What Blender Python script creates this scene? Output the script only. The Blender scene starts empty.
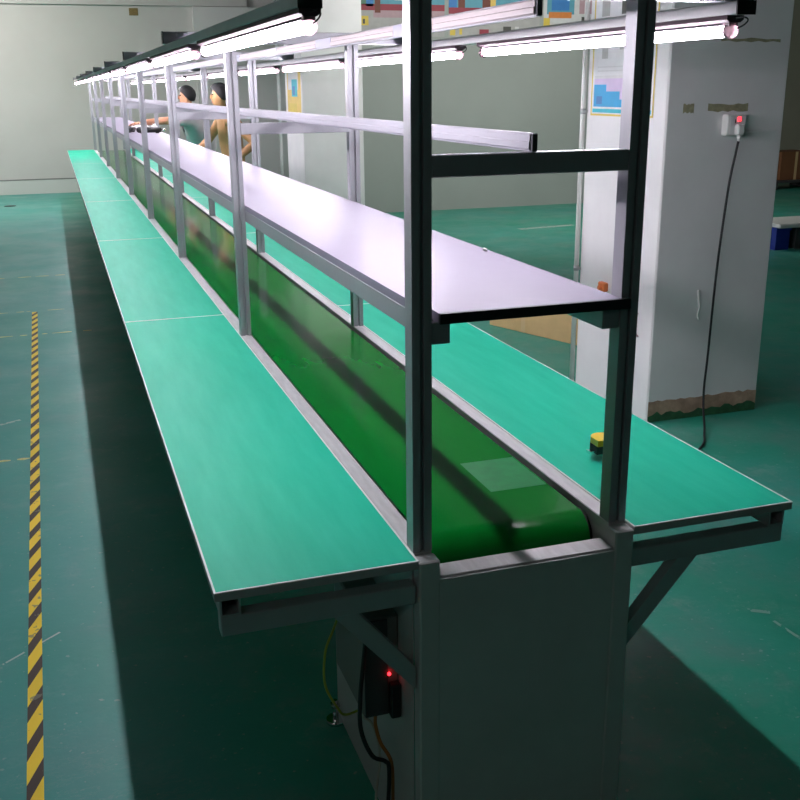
import bpy, math, random
from mathutils import Vector, Matrix
random.seed(7)
S = bpy.context.scene
COL = S.collection

# ------------------------------------------------------------------ materials
def mat(name, base, rough=0.5, metal=0.0, emit=None, estr=0.0, var=0.0, vscale=6.0, stretch=(1, 1, 1),
        coat=0.0, spec=0.5, bump=0.0, bscale=60.0, dark=None, light=None):
    m = bpy.data.materials.new(name); m.use_nodes = True
    nt = m.node_tree; b = nt.nodes['Principled BSDF']
    b.inputs['Base Color'].default_value = (*base, 1)
    b.inputs['Roughness'].default_value = rough
    b.inputs['Metallic'].default_value = metal
    b.inputs['Coat Weight'].default_value = coat
    b.inputs['Specular IOR Level'].default_value = spec
    if emit:
        b.inputs['Emission Color'].default_value = (*emit, 1)
        b.inputs['Emission Strength'].default_value = estr
    if var > 0 or bump > 0:
        tc = nt.nodes.new('ShaderNodeTexCoord'); mp = nt.nodes.new('ShaderNodeMapping')
        mp.inputs['Scale'].default_value = stretch
        nt.links.new(tc.outputs['Object'], mp.inputs['Vector'])
    if var > 0:
        n = nt.nodes.new('ShaderNodeTexNoise'); n.inputs['Scale'].default_value = vscale
        n.inputs['Detail'].default_value = 6; n.inputs['Roughness'].default_value = 0.6
        nt.links.new(mp.outputs[0], n.inputs['Vector'])
        r = nt.nodes.new('ShaderNodeValToRGB')
        r.color_ramp.elements[0].position = 0.3; r.color_ramp.elements[1].position = 0.72
        d = dark or tuple(c * (1 - var) for c in base); l = light or tuple(min(1, c * (1 + var)) for c in base)
        r.color_ramp.elements[0].color = (*d, 1); r.color_ramp.elements[1].color = (*l, 1)
        nt.links.new(n.outputs['Fac'], r.inputs[0]); nt.links.new(r.outputs[0], b.inputs['Base Color'])
    if bump > 0:
        n2 = nt.nodes.new('ShaderNodeTexNoise'); n2.inputs['Scale'].default_value = bscale
        n2.inputs['Detail'].default_value = 4
        nt.links.new(mp.outputs[0], n2.inputs['Vector'])
        bp = nt.nodes.new('ShaderNodeBump'); bp.inputs['Strength'].default_value = bump
        bp.inputs['Distance'].default_value = 0.01
        nt.links.new(n2.outputs['Fac'], bp.inputs['Height']); nt.links.new(bp.outputs[0], b.inputs['Normal'])
    return m

M = {}
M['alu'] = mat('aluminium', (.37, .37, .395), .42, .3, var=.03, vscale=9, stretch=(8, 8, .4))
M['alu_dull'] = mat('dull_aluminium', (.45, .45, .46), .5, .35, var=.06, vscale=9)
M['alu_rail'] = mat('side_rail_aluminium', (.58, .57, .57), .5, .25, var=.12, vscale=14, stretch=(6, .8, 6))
M['rail'] = mat('lamp_rail_grey', (.80, .78, .77), .6, 0, var=.05, vscale=8)
M['sheet'] = mat('grey_sheet_metal', (.56, .56, .55), .5, .1, var=.06, vscale=4)
M['mat_green'] = mat('teal_laminate', (.01, .48, .31), .5, spec=.15, var=.2, vscale=3.5, stretch=(5, .7, 1),
                     dark=(.004, .50, .305), light=(.028, .58, .38))
M['mat_edge'] = mat('white_edge_strip', (.75, .78, .76), .45)
M['board_side'] = mat('board_edge_grey', (.42, .43, .42), .5)
M['belt'] = mat('green_belt', (.003, .20, .022), .13, var=.12, vscale=2.5, stretch=(3, .6, 1), spec=.30)
M['belt_seam'] = mat('belt_splice', (.015, .25, .075), .3, var=.15, vscale=30, spec=.3)
M['shelf'] = mat('white_shelf_laminate', (.265, .24, .31), .4, var=.03, vscale=2, spec=.25)
M['black'] = mat('black_plastic', (.012, .012, .013), .4)
M['black_rub'] = mat('black_rubber', (.02, .02, .02), .7)
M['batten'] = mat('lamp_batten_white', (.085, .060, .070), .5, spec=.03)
M['tube'] = mat('lit_tube', (1, 1, 1), .3, emit=(1, .93, 1.04), estr=38)
M['socket'] = mat('lamp_socket', (.34, .22, .25), .2)
M['socket'].node_tree.nodes['Principled BSDF'].inputs['Transmission Weight'].default_value = .3
M['trunk'] = mat('white_trunking', (.40, .39, .44), .45)
M['trunk_cover'] = mat('pinkish_trunk_cover', (.40, .335, .34), .4)
M['trunk_joint'] = mat('lavender_joint', (.29, .29, .40), .4)
M['wall'] = mat('wall_paint', (.56, .55, .525), .8, var=.05, vscale=.7)
M['wall_part'] = mat('partition_paint', (.36, .385, .36), .75, var=.06, vscale=.8)
M['ceil'] = mat('ceiling_paint', (.35, .35, .34), .9)
M['wall_light'] = mat('wall_light_paint', (.64, .63, .61), .8, var=.04, vscale=.7)
M['wall_dim'] = mat('wall_unlit_dark', (.15, .16, .15), .85)  # unseen walls: dark colour stands for the unlit hall, cuts bounce light
M['pillar'] = mat('pillar_plaster', (.80, .785, .78), .7, var=.06, vscale=2.2)
M['plinth'] = mat('pillar_worn_base', (.42, .28, .20), .85, var=.35, vscale=14)
M['plinth_green'] = mat('pillar_green_paint', (.03, .12, .05), .7, var=.4, vscale=18)
M['skirt'] = mat('skirting', (.60, .61, .58), .7)
M['line'] = mat('skirting_line', (.22, .22, .21), .7)
M['white'] = mat('white_plastic', (.80, .79, .76), .35)
M['cord'] = mat('black_cord', (.015, .015, .016), .5)
M['red_led'] = mat('red_led', (.9, .02, .03), .3, emit=(1, .02, .03), estr=2.5)
M['yellow'] = mat('yellow_plastic', (.85, .58, .02), .4)
M['card'] = mat('cardboard', (.62, .43, .20), .85, var=.1, vscale=5)
M['card_dark'] = mat('dark_cardboard', (.20, .085, .035), .85, var=.1, vscale=5)
M['card_tape'] = mat('parcel_tape', (.60, .43, .22), .35)
M['blue'] = mat('blue_plastic', (.015, .03, .30), .45)
M['skin1'] = mat('tan_skin', (.62, .30, .17), .55, var=.06, vscale=20)
M['skin2'] = mat('brown_skin', (.46, .25, .11), .55, var=.08, vscale=20)
M['hair'] = mat('dark_hair', (.008, .0075, .009), .6, bump=.4, bscale=150)
M['shirt'] = mat('grey_blue_cotton', (.62, .53, .58), .85, var=.08, vscale=12)
M['trouser'] = mat('dark_trousers', (.04, .045, .06), .85)
M['shoe'] = mat('dark_shoes', (.03, .03, .03), .6)
M['eye'] = mat('eye_dark', (.02, .015, .012), .2)
M['lip'] = mat('lips', (.42, .17, .13), .5)
M['wire_y'] = mat('yellow_green_wire', (.42, .50, .05), .5)
M['wire_o'] = mat('orange_wire', (.45, .16, .03), .5)
M['wire_w'] = mat('pale_wire', (.55, .53, .46), .5)
M['chrome'] = mat('chrome', (.8, .8, .8), .15, 1)
M['box_grey'] = mat('box_side_grey', (.22, .215, .20), .5)
M['box_dark'] = mat('dark_grey_box', (.06, .06, .062), .5)
M['tape_res'] = mat('olive_tape_remnant', (.34, .32, .20), .7, var=.25, vscale=40)
M['orange'] = mat('orange_clip', (.75, .20, .06), .5)
M['plate'] = mat('brown_plate', (.22, .15, .05), .6, var=.4, vscale=60)
def flat(n, c, r=.55): return mat(n, c, r, var=.08, vscale=12)
M['p_blue'] = flat('print_blue', (.04, .20, .50)); M['p_teal'] = flat('print_teal', (.10, .33, .42))
M['p_red'] = flat('print_red', (.30, .03, .05)); M['p_brown'] = flat('print_brown', (.16, .04, .02))
M['p_pink'] = flat('print_pink', (.45, .30, .33)); M['p_white'] = flat('print_white', (.75, .75, .76))
M['p_grey'] = flat('print_grey', (.42, .41, .40)); M['p_yellow'] = flat('print_yellow', (.70, .52, .08))
M['p_gold'] = flat('print_gold', (.75, .52, .12)); M['p_lilac'] = flat('print_lilac', (.60, .48, .68))
M['p_sky'] = flat('print_sky', (.02, .36, .68)); M['p_cyan'] = flat('print_cyan', (.02, .45, .55))
M['p_dark'] = flat('print_dark', (.07, .07, .06)); M['p_green'] = flat('print_green', (.10, .22, .14))
M['p_pale'] = flat('print_pale', (.62, .62, .62)); M['p_orange'] = flat('print_orange', (.65, .22, .05))

# floor: teal epoxy paint, worn and dusty in patches, with a few scratches
def floor_material():
    m = bpy.data.materials.new('teal_epoxy_floor'); m.use_nodes = True
    nt = m.node_tree; N = nt.nodes; L = nt.links; b = N['Principled BSDF']
    tc = N.new('ShaderNodeTexCoord')
    def noise(sc, det=5, ro=.6, stretch=None):
        n = N.new('ShaderNodeTexNoise'); n.inputs['Scale'].default_value = sc
        n.inputs['Detail'].default_value = det; n.inputs['Roughness'].default_value = ro
        if stretch:
            mp = N.new('ShaderNodeMapping'); mp.inputs['Scale'].default_value = stretch
            L.new(tc.outputs['Object'], mp.inputs[0]); L.new(mp.outputs[0], n.inputs['Vector'])
        else:
            L.new(tc.outputs['Object'], n.inputs['Vector'])
        return n.outputs['Fac']
    def ramp(fac, stops):
        r = N.new('ShaderNodeValToRGB'); e = r.color_ramp.elements
        e[0].position, e[0].color = stops[0][0], (*stops[0][1], 1)
        e[1].position, e[1].color = stops[-1][0], (*stops[-1][1], 1)
        for p_, c_ in stops[1:-1]:
            k = e.new(p_); k.color = (*c_, 1)
        L.new(fac, r.inputs[0]); return r.outputs[0]
    def mix(fac, a, c):
        x = N.new('ShaderNodeMix'); x.data_type = 'RGBA'
        if isinstance(fac, float): x.inputs[0].default_value = fac
        else: L.new(fac, x.inputs[0])
        for i, v in ((6, a), (7, c)):
            if isinstance(v, tuple): x.inputs[i].default_value = (*v, 1)
            else: L.new(v, x.inputs[i])
        return x.outputs[2]
    def math_(op, a, c=None):
        k = N.new('ShaderNodeMath'); k.operation = op
        for i, v in ((0, a), (1, c)):
            if v is None: continue
            if isinstance(v, (int, float)): k.inputs[i].default_value = v
            else: L.new(v, k.inputs[i])
        return k.outputs[0]
    G1, G2 = (.014, .285, .180), (.040, .375, .265)
    base = ramp(noise(1.1), [(.3, G1), (.7, G2)])
    blue = ramp(noise(.55, 4), [(.42, (0, 0, 0)), (.62, (1, 1, 1))])
    base = mix(math_('MULTIPLY', blue, .45), base, (.045, .27, .25))
    dust = ramp(noise(2.3, 8, .7), [(.48, (0, 0, 0)), (.68, (1, 1, 1))])
    base = mix(math_('MULTIPLY', dust, .55), base, (.15, .29, .24))
    wear = ramp(noise(5.5, 9, .75), [(.54, (0, 0, 0)), (.70, (1, 1, 1))])
    base = mix(math_('MULTIPLY', wear, .38), base, (.30, .42, .37))
    # walked-on aisle left of the line: dust, plus bluish light put into the colour
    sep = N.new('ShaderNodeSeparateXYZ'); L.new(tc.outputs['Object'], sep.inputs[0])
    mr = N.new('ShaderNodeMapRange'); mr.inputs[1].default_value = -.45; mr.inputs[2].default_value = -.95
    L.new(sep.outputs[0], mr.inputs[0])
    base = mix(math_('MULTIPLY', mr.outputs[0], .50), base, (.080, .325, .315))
    # fine pale specks
    sp = ramp(noise(46, 2, .5), [(.68, (0, 0, 0)), (.74, (1, 1, 1))])
    base = mix(math_('MULTIPLY', sp, .45), base, (.40, .46, .43))
    crack = ramp(noise(3.2, 9, .75, (1, 2.2, 1)), [(.492, (0, 0, 0)), (.5, (1, 1, 1)), (.508, (0, 0, 0))])
    cm = ramp(noise(.9, 3), [(.55, (0, 0, 0)), (.66, (1, 1, 1))])
    base = mix(math_('MULTIPLY', math_('MULTIPLY', crack, cm), .4), base, (.38, .42, .38))
    # scratches with a place of their own
    for (ax, ay, bx, by, w, a) in [(-1.165, 1.285, -.992, 1.434, .004, .8), (-1.30, 3.79, -1.17, 3.86, .012, .6),
                                   (4.55, 9.8, 5.35, 9.9, .05, .6), (1.22, .81, 1.28, .77, .010, .35),
                                   (1.255, .72, 1.265, .55, .006, .35)]:
        d = Vector((bx - ax, by - ay)); ln = d.length; d /= ln
        vx = math_('SUBTRACT', sep.outputs[0], ax); vy = math_('SUBTRACT', sep.outputs[1], ay)
        al = math_('ADD', math_('MULTIPLY', vx, d.x), math_('MULTIPLY', vy, d.y))
        ac = math_('ABSOLUTE', math_('ADD', math_('MULTIPLY', vx, -d.y), math_('MULTIPLY', vy, d.x)))
        ins = math_('MULTIPLY', math_('GREATER_THAN', al, 0), math_('LESS_THAN', al, ln))
        ins = math_('MULTIPLY', ins, math_('LESS_THAN', ac, w))
        rag = math_('GREATER_THAN', noise(30, 3), .42)
        base = mix(math_('MULTIPLY', math_('MULTIPLY', ins, rag), a), base, (.62, .62, .58))
    L.new(base, b.inputs['Base Color'])
    rr = ramp(noise(1.7, 5), [(.3, (.30, .30, .30)), (.7, (.52, .52, .52))])
    L.new(rr, b.inputs['Roughness'])
    bp = N.new('ShaderNodeBump'); bp.inputs['Strength'].default_value = .12; bp.inputs['Distance'].default_value = .01
    L.new(noise(18, 6), bp.inputs['Height']); L.new(bp.outputs[0], b.inputs['Normal'])
    return m
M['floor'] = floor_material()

def hazard_material():
    m = bpy.data.materials.new('hazard_stripes'); m.use_nodes = True
    nt = m.node_tree; N = nt.nodes; L = nt.links; b = N['Principled BSDF']
    tc = N.new('ShaderNodeTexCoord'); sep = N.new('ShaderNodeSeparateXYZ'); L.new(tc.outputs['Object'], sep.inputs[0])
    def mt(op, a, c):
        k = N.new('ShaderNodeMath'); k.operation = op
        for i, v in ((0, a), (1, c)):
            if isinstance(v, (int, float)): k.inputs[i].default_value = v
            else: L.new(v, k.inputs[i])
        return k.outputs[0]
    t = mt('SUBTRACT', sep.outputs[1], mt('MULTIPLY', sep.outputs[0], 2.7))
    t = mt('FRACT', mt('DIVIDE', t, .188), 0)
    st = mt('LESS_THAN', t, .56)
    n = N.new('ShaderNodeTexNoise'); n.inputs['Scale'].default_value = 22; n.inputs['Detail'].default_value = 6
    L.new(tc.outputs['Object'], n.inputs['Vector'])
    wear = mt('MULTIPLY', mt('GREATER_THAN', n.outputs['Fac'], .64), .7)
    x = N.new('ShaderNodeMix'); x.data_type = 'RGBA'; L.new(st, x.inputs[0])
    x.inputs[6].default_value = (.055, .035, .022, 1); x.inputs[7].default_value = (1.0, .72, .03, 1)
    y = N.new('ShaderNodeMix'); y.data_type = 'RGBA'; L.new(wear, y.inputs[0]); L.new(x.outputs[2], y.inputs[6])
    y.inputs[7].default_value = (.20, .20, .14, 1)
    L.new(y.outputs[2], b.inputs['Base Color']); b.inputs['Roughness'].default_value = .5
    return m
M['hazard'] = hazard_material()
M['worn_line'] = mat('worn_yellow_line', (.75, .70, .30), .7, var=.25, vscale=25)

# ------------------------------------------------------------------ mesh helpers
class MB:
    def __init__(s): s.v = []; s.f = []; s.m = []; s.sm = []
    def add(s, vs, fs, mi=0, smooth=False):
        o = len(s.v); s.v += [tuple(q) for q in vs]
        for f in fs: s.f.append([o + i for i in f]); s.m.append(mi); s.sm.append(smooth)
        return s
    def box(s, x0, x1, y0, y1, z0, z1, mi=0, bev=0.0):
        if bev <= 0:
            vs = [(x, y, z) for z in (z0, z1) for y in (y0, y1) for x in (x0, x1)]
            return s.add(vs, [(0, 2, 3, 1), (4, 5, 7, 6), (0, 1, 5, 4), (2, 6, 7, 3), (0, 4, 6, 2), (1, 3, 7, 5)], mi)
        b = min(bev, (x1 - x0) * .45, (y1 - y0) * .45, (z1 - z0) * .45)
        vs = []; idx = {}
        for sx in (0, 1):
            for sy in (0, 1):
                for sz in (0, 1):
                    X, Y, Z = (x0, x1)[sx], (y0, y1)[sy], (z0, z1)[sz]
                    dx, dy, dz = (b, -b)[sx], (b, -b)[sy], (b, -b)[sz]
                    for a in 'xyz':
                        idx[(sx, sy, sz, a)] = len(vs)
                        vs.append((X if a == 'x' else X + dx, Y if a == 'y' else Y + dy, Z if a == 'z' else Z + dz))
        q = []
        for k in (0, 1):
            r = [idx[(k, a, c, 'x')] for a, c in ((0, 0), (1, 0), (1, 1), (0, 1))]; q.append(r if k else r[::-1])
            r = [idx[(a, k, c, 'y')] for a, c in ((0, 0), (0, 1), (1, 1), (1, 0))]; q.append(r if k else r[::-1])
            r = [idx[(a, c, k, 'z')] for a, c in ((0, 0), (1, 0), (1, 1), (0, 1))]; q.append(r if k else r[::-1])
        for a in (0, 1):
            for c in (0, 1):
                q.append([idx[(0, a, c, 'y')], idx[(1, a, c, 'y')], idx[(1, a, c, 'z')], idx[(0, a, c, 'z')]])
                q.append([idx[(a, 0, c, 'x')], idx[(a, 1, c, 'x')], idx[(a, 1, c, 'z')], idx[(a, 0, c, 'z')]])
                q.append([idx[(a, c, 0, 'x')], idx[(a, c, 1, 'x')], idx[(a, c, 1, 'y')], idx[(a, c, 0, 'y')]])
        for sx in (0, 1):
            for sy in (0, 1):
                for sz in (0, 1): q.append([idx[(sx, sy, sz, a)] for a in 'xyz'])
        return s.add(vs, q, mi)
    def prism(s, poly, axis, a0, a1, mi=0, smooth=False):
        n = len(poly)
        def P(u, v, w): return {'x': (w, u, v), 'y': (u, w, v), 'z': (u, v, w)}[axis]
        vs = [P(u, v, a0) for u, v in poly] + [P(u, v, a1) for u, v in poly]
        s.add(vs, [[i, (i + 1) % n, (i + 1) % n + n, i + n] for i in range(n)], mi, smooth)
        o = len(s.v) - 2 * n
        s.f.append([o + i for i in range(n)][::-1]); s.m.append(mi); s.sm.append(False)
        s.f.append([o + n + i for i in range(n)]); s.m.append(mi); s.sm.append(False)
        return s
    def cyl(s, a, b, r, seg=16, mi=0, r2=None, smooth=True):
        a, b = Vector(a), Vector(b); d = (b - a).normalized()
        t = Vector((0, 0, 1)) if abs(d.z) < .9 else Vector((1, 0, 0))
        u = d.cross(t).normalized(); w = d.cross(u); r2 = r if r2 is None else r2
        A = [a + (u * math.cos(2 * math.pi * i / seg) + w * math.sin(2 * math.pi * i / seg)) * r for i in range(seg)]
        B = [b + (u * math.cos(2 * math.pi * i / seg) + w * math.sin(2 * math.pi * i / seg)) * r2 for i in range(seg)]
        s.add(A + B, [[i, (i + 1) % seg, (i + 1) % seg + seg, i + seg] for i in range(seg)], mi, smooth)
        o = len(s.v) - 2 * seg
        s.f.append([o + i for i in range(seg)]); s.m.append(mi); s.sm.append(False)
        s.f.append([o + seg + i for i in range(seg)][::-1]); s.m.append(mi); s.sm.append(False)
        return s
    def tube(s, pts, r, seg=8, mi=0, sub=6):
        P = [Vector(q) for q in pts]; C = []
        for i in range(len(P) - 1):
            p0, p1, p2, p3 = P[max(i - 1, 0)], P[i], P[i + 1], P[min(i + 2, len(P) - 1)]
            for k in range(sub):
                t = k / sub
                C.append(.5 * (2 * p1 + (p2 - p0) * t + (2 * p0 - 5 * p1 + 4 * p2 - p3) * t * t + (3 * p1 - p0 - 3 * p2 + p3) * t ** 3))
        C.append(P[-1]); vs = []; u = None
        for i, c in enumerate(C):
            d = (C[min(i + 1, len(C) - 1)] - C[max(i - 1, 0)]).normalized()
            if u is None: u = d.orthogonal().normalized()
            u = (u - d * u.dot(d)).normalized(); w = d.cross(u)
            vs += [c + (u * math.cos(2 * math.pi * k / seg) + w * math.sin(2 * math.pi * k / seg)) * r for k in range(seg)]
        fs = [[i * seg + k, i * seg + (k + 1) % seg, (i + 1) * seg + (k + 1) % seg, (i + 1) * seg + k]
              for i in range(len(C) - 1) for k in range(seg)]
        fs.append(list(range(seg))[::-1]); fs.append([(len(C) - 1) * seg + k for k in range(seg)])
        return s.add(vs, fs, mi, True)
    def ball(s, c, r, mi=0, nu=14, nv=9):
        c = Vector(c); r = Vector(r) if not isinstance(r, (int, float)) else Vector((r, r, r))
        vs = [c + Vector((0, 0, r.z))]
        for j in range(1, nv):
            ph = math.pi * j / nv
            for i in range(nu):
                th = 2 * math.pi * i / nu
                vs.append(c + Vector((r.x * math.sin(ph) * math.cos(th), r.y * math.sin(ph) * math.sin(th), r.z * math.cos(ph))))
        vs.append(c - Vector((0, 0, r.z))); last = len(vs) - 1
        fs = [[0, 1 + i, 1 + (i + 1) % nu] for i in range(nu)]
        for j in range(nv - 2):
            for i in range(nu):
                a = 1 + j * nu + i; b_ = 1 + j * nu + (i + 1) % nu
                fs.append([a, a + nu, b_ + nu, b_])
        o = 1 + (nv - 2) * nu
        fs += [[o + i, last, o + (i + 1) % nu] for i in range(nu)]
        return s.add(vs, fs, mi, True)
    def xf(s, mtx):
        s.v = [tuple(mtx @ Vector(q)) for q in s.v]; return s
    def build(s, name, mats, parent=None, loc=None, **props):
        import bmesh
        me = bpy.data.meshes.new(name); me.from_pydata(s.v, [], s.f)
        mats = mats if isinstance(mats, (list, tuple)) else [mats]
        for q in mats: me.materials.append(q)
        me.polygons.foreach_set('material_index', s.m); me.polygons.foreach_set('use_smooth', s.sm)
        bm = bmesh.new(); bm.from_mesh(me); bmesh.ops.recalc_face_normals(bm, faces=bm.faces)
        bm.to_mesh(me); bm.free(); me.update()
        o = bpy.data.objects.new(name, me); COL.objects.link(o)
        if parent is not None: o.parent = parent
        if loc is not None: o.location = loc
        for k, v in props.items(): o[k] = v
        return o

def thing(name, label, cat, loc=(0, 0, 0), group=None):
    o = bpy.data.objects.new(name, None); COL.objects.link(o); o.location = loc
    o.empty_display_size = .1
    o['label'] = label; o['category'] = cat
    if group: o['group'] = group
    return o
def tag(o, label, cat, group=None):
    o['label'] = label; o['category'] = cat
    if group: o['group'] = group
    return o
def dup(root, loc, label=None, group=None):
    r = root.copy(); COL.objects.link(r); r.location = loc
    if label: r['label'] = label
    if group: r['group'] = group
    for ch in list(root.children):
        c = ch.copy(); COL.objects.link(c); c.parent = r
        for g in ch.children:
            d = g.copy(); COL.objects.link(d); d.parent = c
    return r
ORD = ['first', 'second', 'third', 'fourth', 'fifth', 'sixth', 'seventh', 'eighth', 'ninth', 'tenth', 'eleventh', 'twelfth']

# ------------------------------------------------------------------ dimensions
B, OUT, P = .243, .651, .04          # half width of the belt frame, table edge, profile size
TOP = .80                            # table top height
END = 15.45                           # length of the line
YP, PITCH, NF = .038, 1.985, 9       # portal frames
FY = [.038, 2.033, 4.025] + [4.025 + 1.885 * k for k in range(1, 7)]
RX = .4246                           # lamp rail offset

# ------------------------------------------------------------------ room
def struct(o): o['kind'] = 'structure'; return o
XL, XR, YB, YF, ZC = -9.0, 13.5, -9.0, 17.1, 3.6
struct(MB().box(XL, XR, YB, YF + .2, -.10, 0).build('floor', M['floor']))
struct(MB().box(XL, XR, YB, YF + .2, ZC, ZC + .1).build('ceiling', M['ceil']))
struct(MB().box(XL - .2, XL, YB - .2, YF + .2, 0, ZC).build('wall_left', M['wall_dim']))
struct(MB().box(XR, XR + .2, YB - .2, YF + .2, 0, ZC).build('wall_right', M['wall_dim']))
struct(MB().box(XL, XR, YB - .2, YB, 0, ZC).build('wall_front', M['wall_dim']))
struct(MB().box(XL, XR, YF, YF + .2, 0, ZC).build('wall_back', M['wall']))
struct(MB().box(2.09, 8.3, 12.1, 12.3, 0, ZC).build('wall_partition', M['wall_part']))
struct(MB().box(8.3, XR, 14.5, 14.7, 0, ZC).build('wall_recess', mat('dim_wall', (.40, .40, .31), .8, var=.06, vscale=1)))
sk = struct(MB().box(XL, 1.658, YF - .015, YF, 0, .235).build('baseboard_back', M['skirt']))
struct(MB().box(XL, 1.658, YF - .02, YF - .001, .235, .252).build('trim_1', M['line']))
struct(MB().box(XL, 2.6, YF - .10, YF - .001, 3.07, 3.35).build('trim_2', M['wall']))
struct(MB().box(1.66, 6.0, YF - .12, YF - .001, .0, 3.06).build('trim_3', M['wall_light']))

def pillar(name, x0, x1, y0, y1):
    mb = MB().box(x0, x1, y0, y1, .0, ZC - .002, 0, .008)
    # worn strip along the foot of the front face, green floor paint lapping up below it
    n = 24; top = [.115 + random.uniform(-.006, .006) for _ in range(n + 1)]; mid = [.045 + random.uniform(-.018, .018) for _ in range(n + 1)]
    xs = [x0 + .006 + (x1 - x0 - .012) * k / n for k in range(n + 1)]
    for d, lo, hi, mi in ((.002, mid, top, 1), (.003, [.001] * (n + 1), mid, 2)):
        v = [(x, y0 - d, l) for x, l in zip(xs, lo)] + [(x, y0 - d, h) for x, h in zip(xs, hi)] + [(x, y0 + .001, l) for x, l in zip(xs, lo)] + [(x, y0 + .001, h) for x, h in zip(xs, hi)]
        k = n + 1
        mb.add(v, [[a, a + 1, k + a + 1, k + a] for a in range(n)] + [[k + a, k + a + 1, 3 * k + a + 1, 3 * k + a] for a in range(n)], mi)
    return mb.build(name, [M['pillar'], M['plinth'], M['plinth_green']])
p1 = struct(pillar('pillar', 1.963, 2.645, 2.66, 3.45))
p2 = struct(pillar('pillar', 1.99, 2.74, 10.43, 11.33))

# ------------------------------------------------------------------ conveyor
conv = thing('conveyor', 'long grey aluminium conveyor base carrying a glossy green belt between the worktops', 'conveyor')
def tslot(cx, cy, s=P, g=.008, d=.009):
    h = s / 2; k = g / 2
    pts = [(-h, -h), (-k, -h), (-k, -h + d), (k, -h + d), (k, -h), (h, -h), (h, h),
           (k, h), (k, h - d), (-k, h - d), (-k, h), (-h, h)]
    return [(cx + a, cy + b) for a, b in pts]
for s in (-1, 1):
    x0, x1 = sorted((s * B, s * (B - P)))
    MB().box(x0, x1, YP, END, .70, TOP, 0, .002).build('side_rail', M['alu_rail'], conv)
    # legs: the end pair runs up to the table top
    MB().box(x0 - (.004 if s > 0 else 0), x1 + (.004 if s < 0 else 0), -.002, YP - .001, 0, TOP - .004, 0, .003).build('leg', M['sheet'], conv)
    for k in range(1, NF):
        y = FY[k]
        if y < END: MB().box(x0, x1, y, y + P, 0, .70, 0, .002).build('leg', M['alu_dull'], conv)
    # drive cover plates on the outside of the first section
    MB().box(*sorted((s * B, s * (B + .003))), YP, .69, .004, .775).build('side_cover', M['sheet'], conv)
    # outer table beam and its arms and braces
    bx0, bx1 = sorted((s * .60, s * .64))
    mb = MB()
    w = .004                              # hollow tube: open at the front
    for a, b_, c, d in ((bx0, bx1, .778, .782), (bx0, bx1, .742, .746), (bx0, bx0 + w, .746, .778), (bx1 - w, bx1, .746, .778)):
        mb.box(a, b_, 0.012, END - .02, c, d)
    mb.build('table_beam', M['alu_dull'], conv)
    for k in range(NF):
        y = .012 if k == 0 else FY[k]
        if y + .04 > END: continue
        a0, a1 = sorted((s * (B + .0035), s * .64))
        MB().box(a0, a1, y, y + .035, .700, .742, 0, .002).build('support_arm', M['alu_dull'], conv)
        # diagonal brace
        q = [(s * .247, .50), (s * .247, .552), (s * .368, .70), (s * .418, .70)]
        MB().prism(q, 'y', y + .003, y + .032).build('brace', M['alu_dull'], conv)
MB().box(-.203 + .001, .203 - .005, .0, .003, .004, .752).box(-.202, .198, .003, .058, .748, .752).build('end_panel', M['sheet'], conv)
MB().box(-.202, .198, .006, .060, .752, .757, 0, .001).build('end_ledge', M['alu_rail'], conv)
# belt: a loop round the end roller
R_, BY, BZ = .062, .155, .790
prof = []
for i in range(17):
    t = math.pi / 2 + math.pi * i / 16
    prof.append((BY + R_ * math.cos(t), BZ - R_ + R_ * math.sin(t)))
for i in range(17):
    t = -math.pi / 2 + math.pi * i / 16
    prof.append((END - .12 + R_ * math.cos(t), BZ - R_ + R_ * math.sin(t)))
mb = MB(); n = len(prof)
mb.add([(-.192, y, z) for y, z in prof] + [(.192, y, z) for y, z in prof],
       [[i, (i + 1) % n, (i + 1) % n + n, i + n] for i in range(n)], 0, True)
belt = mb.build('belt', M['belt'], conv)
MB().box(.044, .188, .305, .502, BZ + .0002, BZ + .0008).build('belt_splice', M['belt_seam'], belt, label='paler patch spliced into the green belt')
for y in (BY, END - .12):
    MB().cyl((-.2, y, BZ - R_), (.2, y, BZ - R_), R_ - .003, 24).build('end_roller', M['black_rub'], conv)
MB().box(-.19, .19, .30, END - .3, BZ - R_ - .02, BZ - .006).build('belt_bed', M['sheet'], conv)
# levelling foot at the end of the drive cover
f = MB().cyl((-.262, .66, .0), (-.262, .66, .012), .026, 20).cyl((-.262, .66, .012), (-.262, .66, .07), .007, 10)
f.cyl((-.262, .66, .05), (-.262, .66, .06), .014, 6).build('levelling_foot', M['chrome'], conv, label='small chrome levelling foot')

# ------------------------------------------------------------------ worktops
LEN = 2.44
def worktop(s, y0, y1, label, group):
    t = thing('worktop', label, 'worktop', (s * (B + .204), (y0 + y1) / 2, .782), group)
    hy = (y1 - y0) / 2 - .0008; hx = (OUT - B) / 2 - .0006
    MB().box(-hx + .002, hx - .002, -hy + .002, hy - .002, .002, .018).box(-hx + .0005, hx - .0005, -hy + .0005, hy - .0005, 0, .0165, 1) \
        .build('board', [M['mat_green'], M['board_side']], t)
    e = MB(); w = .0042
    for a, b_, c, d in ((-hx, hx, -hy, -hy + w), (-hx, hx, hy - w, hy), (-hx, -hx + w, -hy + w, hy - w), (hx - w, hx, -hy + w, hy - w)):
        e.box(a, b_, c, d, .0165, .0186)
    e.build('edge_strip', M['mat_edge'], t)
    return t
nb = 7
for s, side in ((-1, 'left'), (1, 'right')):
    for i in range(nb):
        y0 = LEN * i; y1 = min(LEN * (i + 1), END)
        if i == 0: lab = 'green worktop nearest the camera on the %s side of the belt' % side
        elif i == nb - 1: lab = 'short green worktop at the far end of the %s row, by the back wall' % side
        else: lab = '%s green worktop from the camera along the %s side of the belt' % (ORD[i], side)
        worktop(s, y0, y1, lab, 'green worktops on the %s side' % side)

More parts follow.
